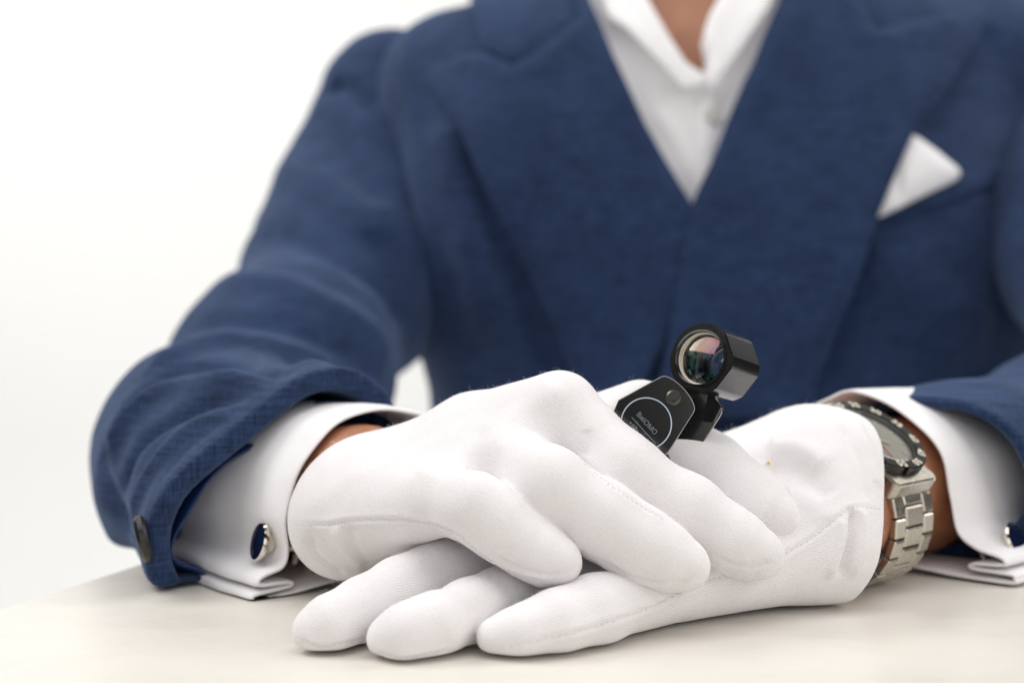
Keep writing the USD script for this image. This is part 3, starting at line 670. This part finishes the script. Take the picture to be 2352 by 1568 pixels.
# printed circle and lettering
ringp = Point(0, 0).buffer(.00865, 48).difference(Point(0, 0).buffer(.0082, 48))
obj('printed_circle', put(extrude(ringp, .00004, 0, .00002), Mb), M_print, loupe)
def lettering(text, h, base, name, wire=True):
    m = meshkit.text_mesh(text, h, .00004)
    dirx = -e2 if (-e2) @ np.array([1, 0, -1]) > 0 else e2
    diry = np.cross(nB, dirx)
    return obj(name, put(m, frame(base, dirx, diry, nB)), M_engraved, loupe)
lettering('BelOMO', .0017, P(1461, 952, .398) + nB * .0004, 'brand_lettering')
lettering('TRIPLET', .0013, P(1441, 973, .398) + nB * .0004, 'type_lettering')
dirx = -e2 if (-e2) @ np.array([1, 0, -1]) > 0 else e2
a0 = P(1452, 958, .398)
m = trimesh.creation.box((.0112, .00018, .00004)); m.apply_translation([.0056, 0, 0]); obj('underline', put(m, frame(a0 + nB * .0004, dirx, np.cross(nB, dirx), nB)), M_engraved, loupe)
# barrel
cF = P(1609, 822, .4015)
bk_ = unit([.60, .78, -.17]); nF = -bk_
sx = np.array([1., 0, 0]); fx = unit(sx - (sx @ nF) * nF); fy = np.cross(nF, fx)
Mf = frame(cF, fx, fy, nF)
Rb = .0108
hexp = Polygon([(Rb * 1.19 * math.cos(math.radians(a)), Rb * 1.19 * math.sin(math.radians(a))) for a in (-14, 46, 90, 130, 180, 226, 286)]).intersection(Point(0, 0).buffer(Rb * 1.10, 48)).buffer(-.0015).buffer(.0015, 8)
bore = Point(0, 0).buffer(.0089, 48)
obj('barrel', put(extrude(hexp.difference(bore), .0205, .0006, -.0205), Mf), M_black, loupe, smooth=32)
m = lathe([(.0089, -.0006), (.0087, -.0014), (.0084, -.0016), (.0084, -.0021), (.0089, -.0021)], 64); obj('retaining_ring', put(m, Mf), M_cream, loupe, smooth=30)
m = lathe([(.0096, .0002), (.0095, .0008), (.0090, .0009), (.0088, .0004), (.0088, -.001)], 64); obj('rim', put(m, Mf), M_black, loupe, smooth=30)
th = np.linspace(0, math.pi / 2, 14)
def lens(z, r, sag, edge):
    up = [(r * math.sin(a) if k else 0.0, z + sag * (math.cos(a))) for k, a in enumerate(th)]
    dn = [(r * math.sin(a) if a > 0 else 0.0, z - edge - sag * math.cos(a)) for a in th[::-1]]
    u_ = np.linspace(0, 1, 16)
    up = [(r * t, z + sag * (1 - t * t)) for t in u_]; dn = [(r * t, z - edge - sag * (1 - t * t)) for t in u_[::-1]]
    return lathe(up + dn, 64)
obj('lens', put(lens(-.0021, .0088, .0010, .0022), Mf), M_glass, loupe, smooth=40)
obj('lens', put(lens(-.0150, .0088, .0008, .0012), Mf), M_glass2, loupe, smooth=40)
m = lathe([(.0089, -.0170), (.0083, -.0170), (.0083, -.0188), (.0089, -.0188)], 64); obj('retaining_ring', put(m, Mf), M_black, loupe, smooth=30)
# bracket between barrel and pivot
a_ = P(1560, 908, .405); b_ = P(1600, 905, .412)
m = trimesh.util.concatenate([put(extrude(Polygon([(-.008, -.006), (-.0075, .004), (-.003, .0075), (.006, .0082), (.0085, .004), (.007, .0), (.0092, -.003), (.006, -.008)]).buffer(-.0008).buffer(.0008, 5), .003, .0004, 0), frame(P(1608, 922, .414), unit(fx), fy, nF))])
obj('hinge_bracket', m, M_black, loupe, smooth=30)

# ------------------------------------------------------------------ the wristwatch
watch = thing('wristwatch', 'steel wristwatch with black bezel and link bracelet, half under the glove hem', 'wristwatch')
nW = unit([.34, -.47, .815]); wW = np.array([.76, .65, 0.0]); wW = unit(wW - (wW @ nW) * nW); tW = np.cross(nW, wW)
cW = P(2014, 997, .445)
Mw = frame(cW, wW, tW, nW)             # x along the arm, y round the wrist (away), z out of the dial
def rr(w, h, r): return shapely.box(-w / 2, -h / 2, w / 2, h / 2).buffer(-r).buffer(r, 8)
obj('case', put(extrude(Point(0, 0).buffer(.0195, 48).union(rr(.026, .047, .003)), .0075, .0008, -.0105), Mw), M_steel, watch, smooth=32)
bez = Point(0, 0).buffer(.0196, 60)
for k in range(12):
    a = math.radians(15 + 30 * k)
    bez = bez.difference(affinity.rotate(affinity.translate(shapely.box(-.0016, -.0012, .0016, .0012), .0198, 0), math.degrees(a), origin=(0, 0)))
bez = bez.difference(Point(0, 0).buffer(.0152, 60))
bz = obj('bezel', put(extrude(bez, .0035, .0004, -.003), Mw), M_black, watch, smooth=32)
for k, tx in enumerate(['5', '10', '15', '20', '25', '30', '35', '40', '45', '50', '55']):
    th_ = math.radians(180 + 90 - 30 * (k + 1) + 0)      # minute numbers round the bezel; twelve points down the wrist
    th_ = math.radians(-138 - 30 * (k + 1))
    m = meshkit.text_mesh(tx, .0027, .00008, True); b = m.bounds; m.apply_translation([-(b[0][0] + b[1][0]) / 2, -.00135, 0])
    m.apply_transform(trimesh.transformations.rotation_matrix(th_ - math.pi / 2, [0, 0, 1])); m.apply_translation([.0174 * math.cos(th_), .0174 * math.sin(th_), .00052])
    obj('numeral', put(m, Mw), M_lume, bz)
th_ = math.radians(-138); m = extrude(Polygon([(-.0014, .0009), (.0014, .0009), (0, -.0014)]), .00008); m.apply_transform(trimesh.transformations.rotation_matrix(th_ - math.pi / 2, [0, 0, 1])); m.apply_translation([.0174 * math.cos(th_), .0174 * math.sin(th_), .00052]); obj('marker', put(m, Mw), M_lume, bz)
m = lathe([(0, -.0026), (.0153, -.0026), (.0153, -.0022), (0, -.0022)], 64); dl = obj('dial', put(m, Mw), M_dial, watch, smooth=30)
for k in range(12):
    a = math.radians(30 * k - 112); m = trimesh.creation.box((.0022, .0007, .0003)); m.apply_translation([.0125, 0, -.0020]); m.apply_transform(trimesh.transformations.rotation_matrix(a, [0, 0, 1])); obj('hour_marker', put(m, Mw), M_lume, dl)
for L_, W_, a, z_, mt in ((.0085, .0011, -40, -.0017, M_lume), (.012, .0009, 150, -.0015, M_lume), (.0135, .0004, -104, -.0013, M_red)):
    m = trimesh.creation.box((L_, W_, .0002)); m.apply_translation([L_ / 2 - .002, 0, z_]); m.apply_transform(trimesh.transformations.rotation_matrix(math.radians(a), [0, 0, 1])); obj('hand', put(m, Mw), mt, watch)
m = lathe([(0, .0004), (.008, .00038), (.0146, .0003), (.0152, .0)], 64); 
if m.face_normals[:, 2].mean() < 0: m.invert()
obj('crystal', put(m, Mw), M_crystal, watch, smooth=True)
# bracelet: links on an oval round the wrist
wc = cW - nW * .0315
aT, aN = .0335, .0290
ths = np.linspace(0, 2 * np.pi, 2000); el = np.stack([aT * np.sin(ths), aN * np.cos(ths)], 1)
arc = np.r_[0, np.cumsum(np.linalg.norm(np.diff(el, axis=0), axis=1))]
pitch = .0073
def link(s, xo, wd, le, hh, name):
    t = np.interp(s, arc, ths); y, z = aT * math.sin(t), aN * math.cos(t)
    ty = np.array([aT * math.cos(t), -aN * math.sin(t)]); ty /= np.linalg.norm(ty)
    ey_ = ty[0] * tW + ty[1] * nW; ez_ = -ty[1] * tW + ty[0] * nW
    if ez_ @ (y * tW + z * nW) < 0: ez_ = -ez_
    m = rbox(wd, le, hh, .0006)
    obj(name, put(m, frame(wc + y * tW + z * nW + wW * xo, wW, ey_, np.cross(wW, ey_))), M_steel, watch, smooth=32)
s0 = .0240
nl = int((arc[-1] - 2 * s0) / pitch)
for k in range(nl):
    s = s0 + (k + .5) * (arc[-1] - 2 * s0) / nl
    taper = 1 - .12 * math.sin(math.pi * k / nl)
    for xo, o, wd in ((-.0091, 0, .0064), (0, .5, .0112), (.0091, 0, .0064)):
        link(s + o * pitch, xo * taper, wd * taper, .0070, .0032, 'link')
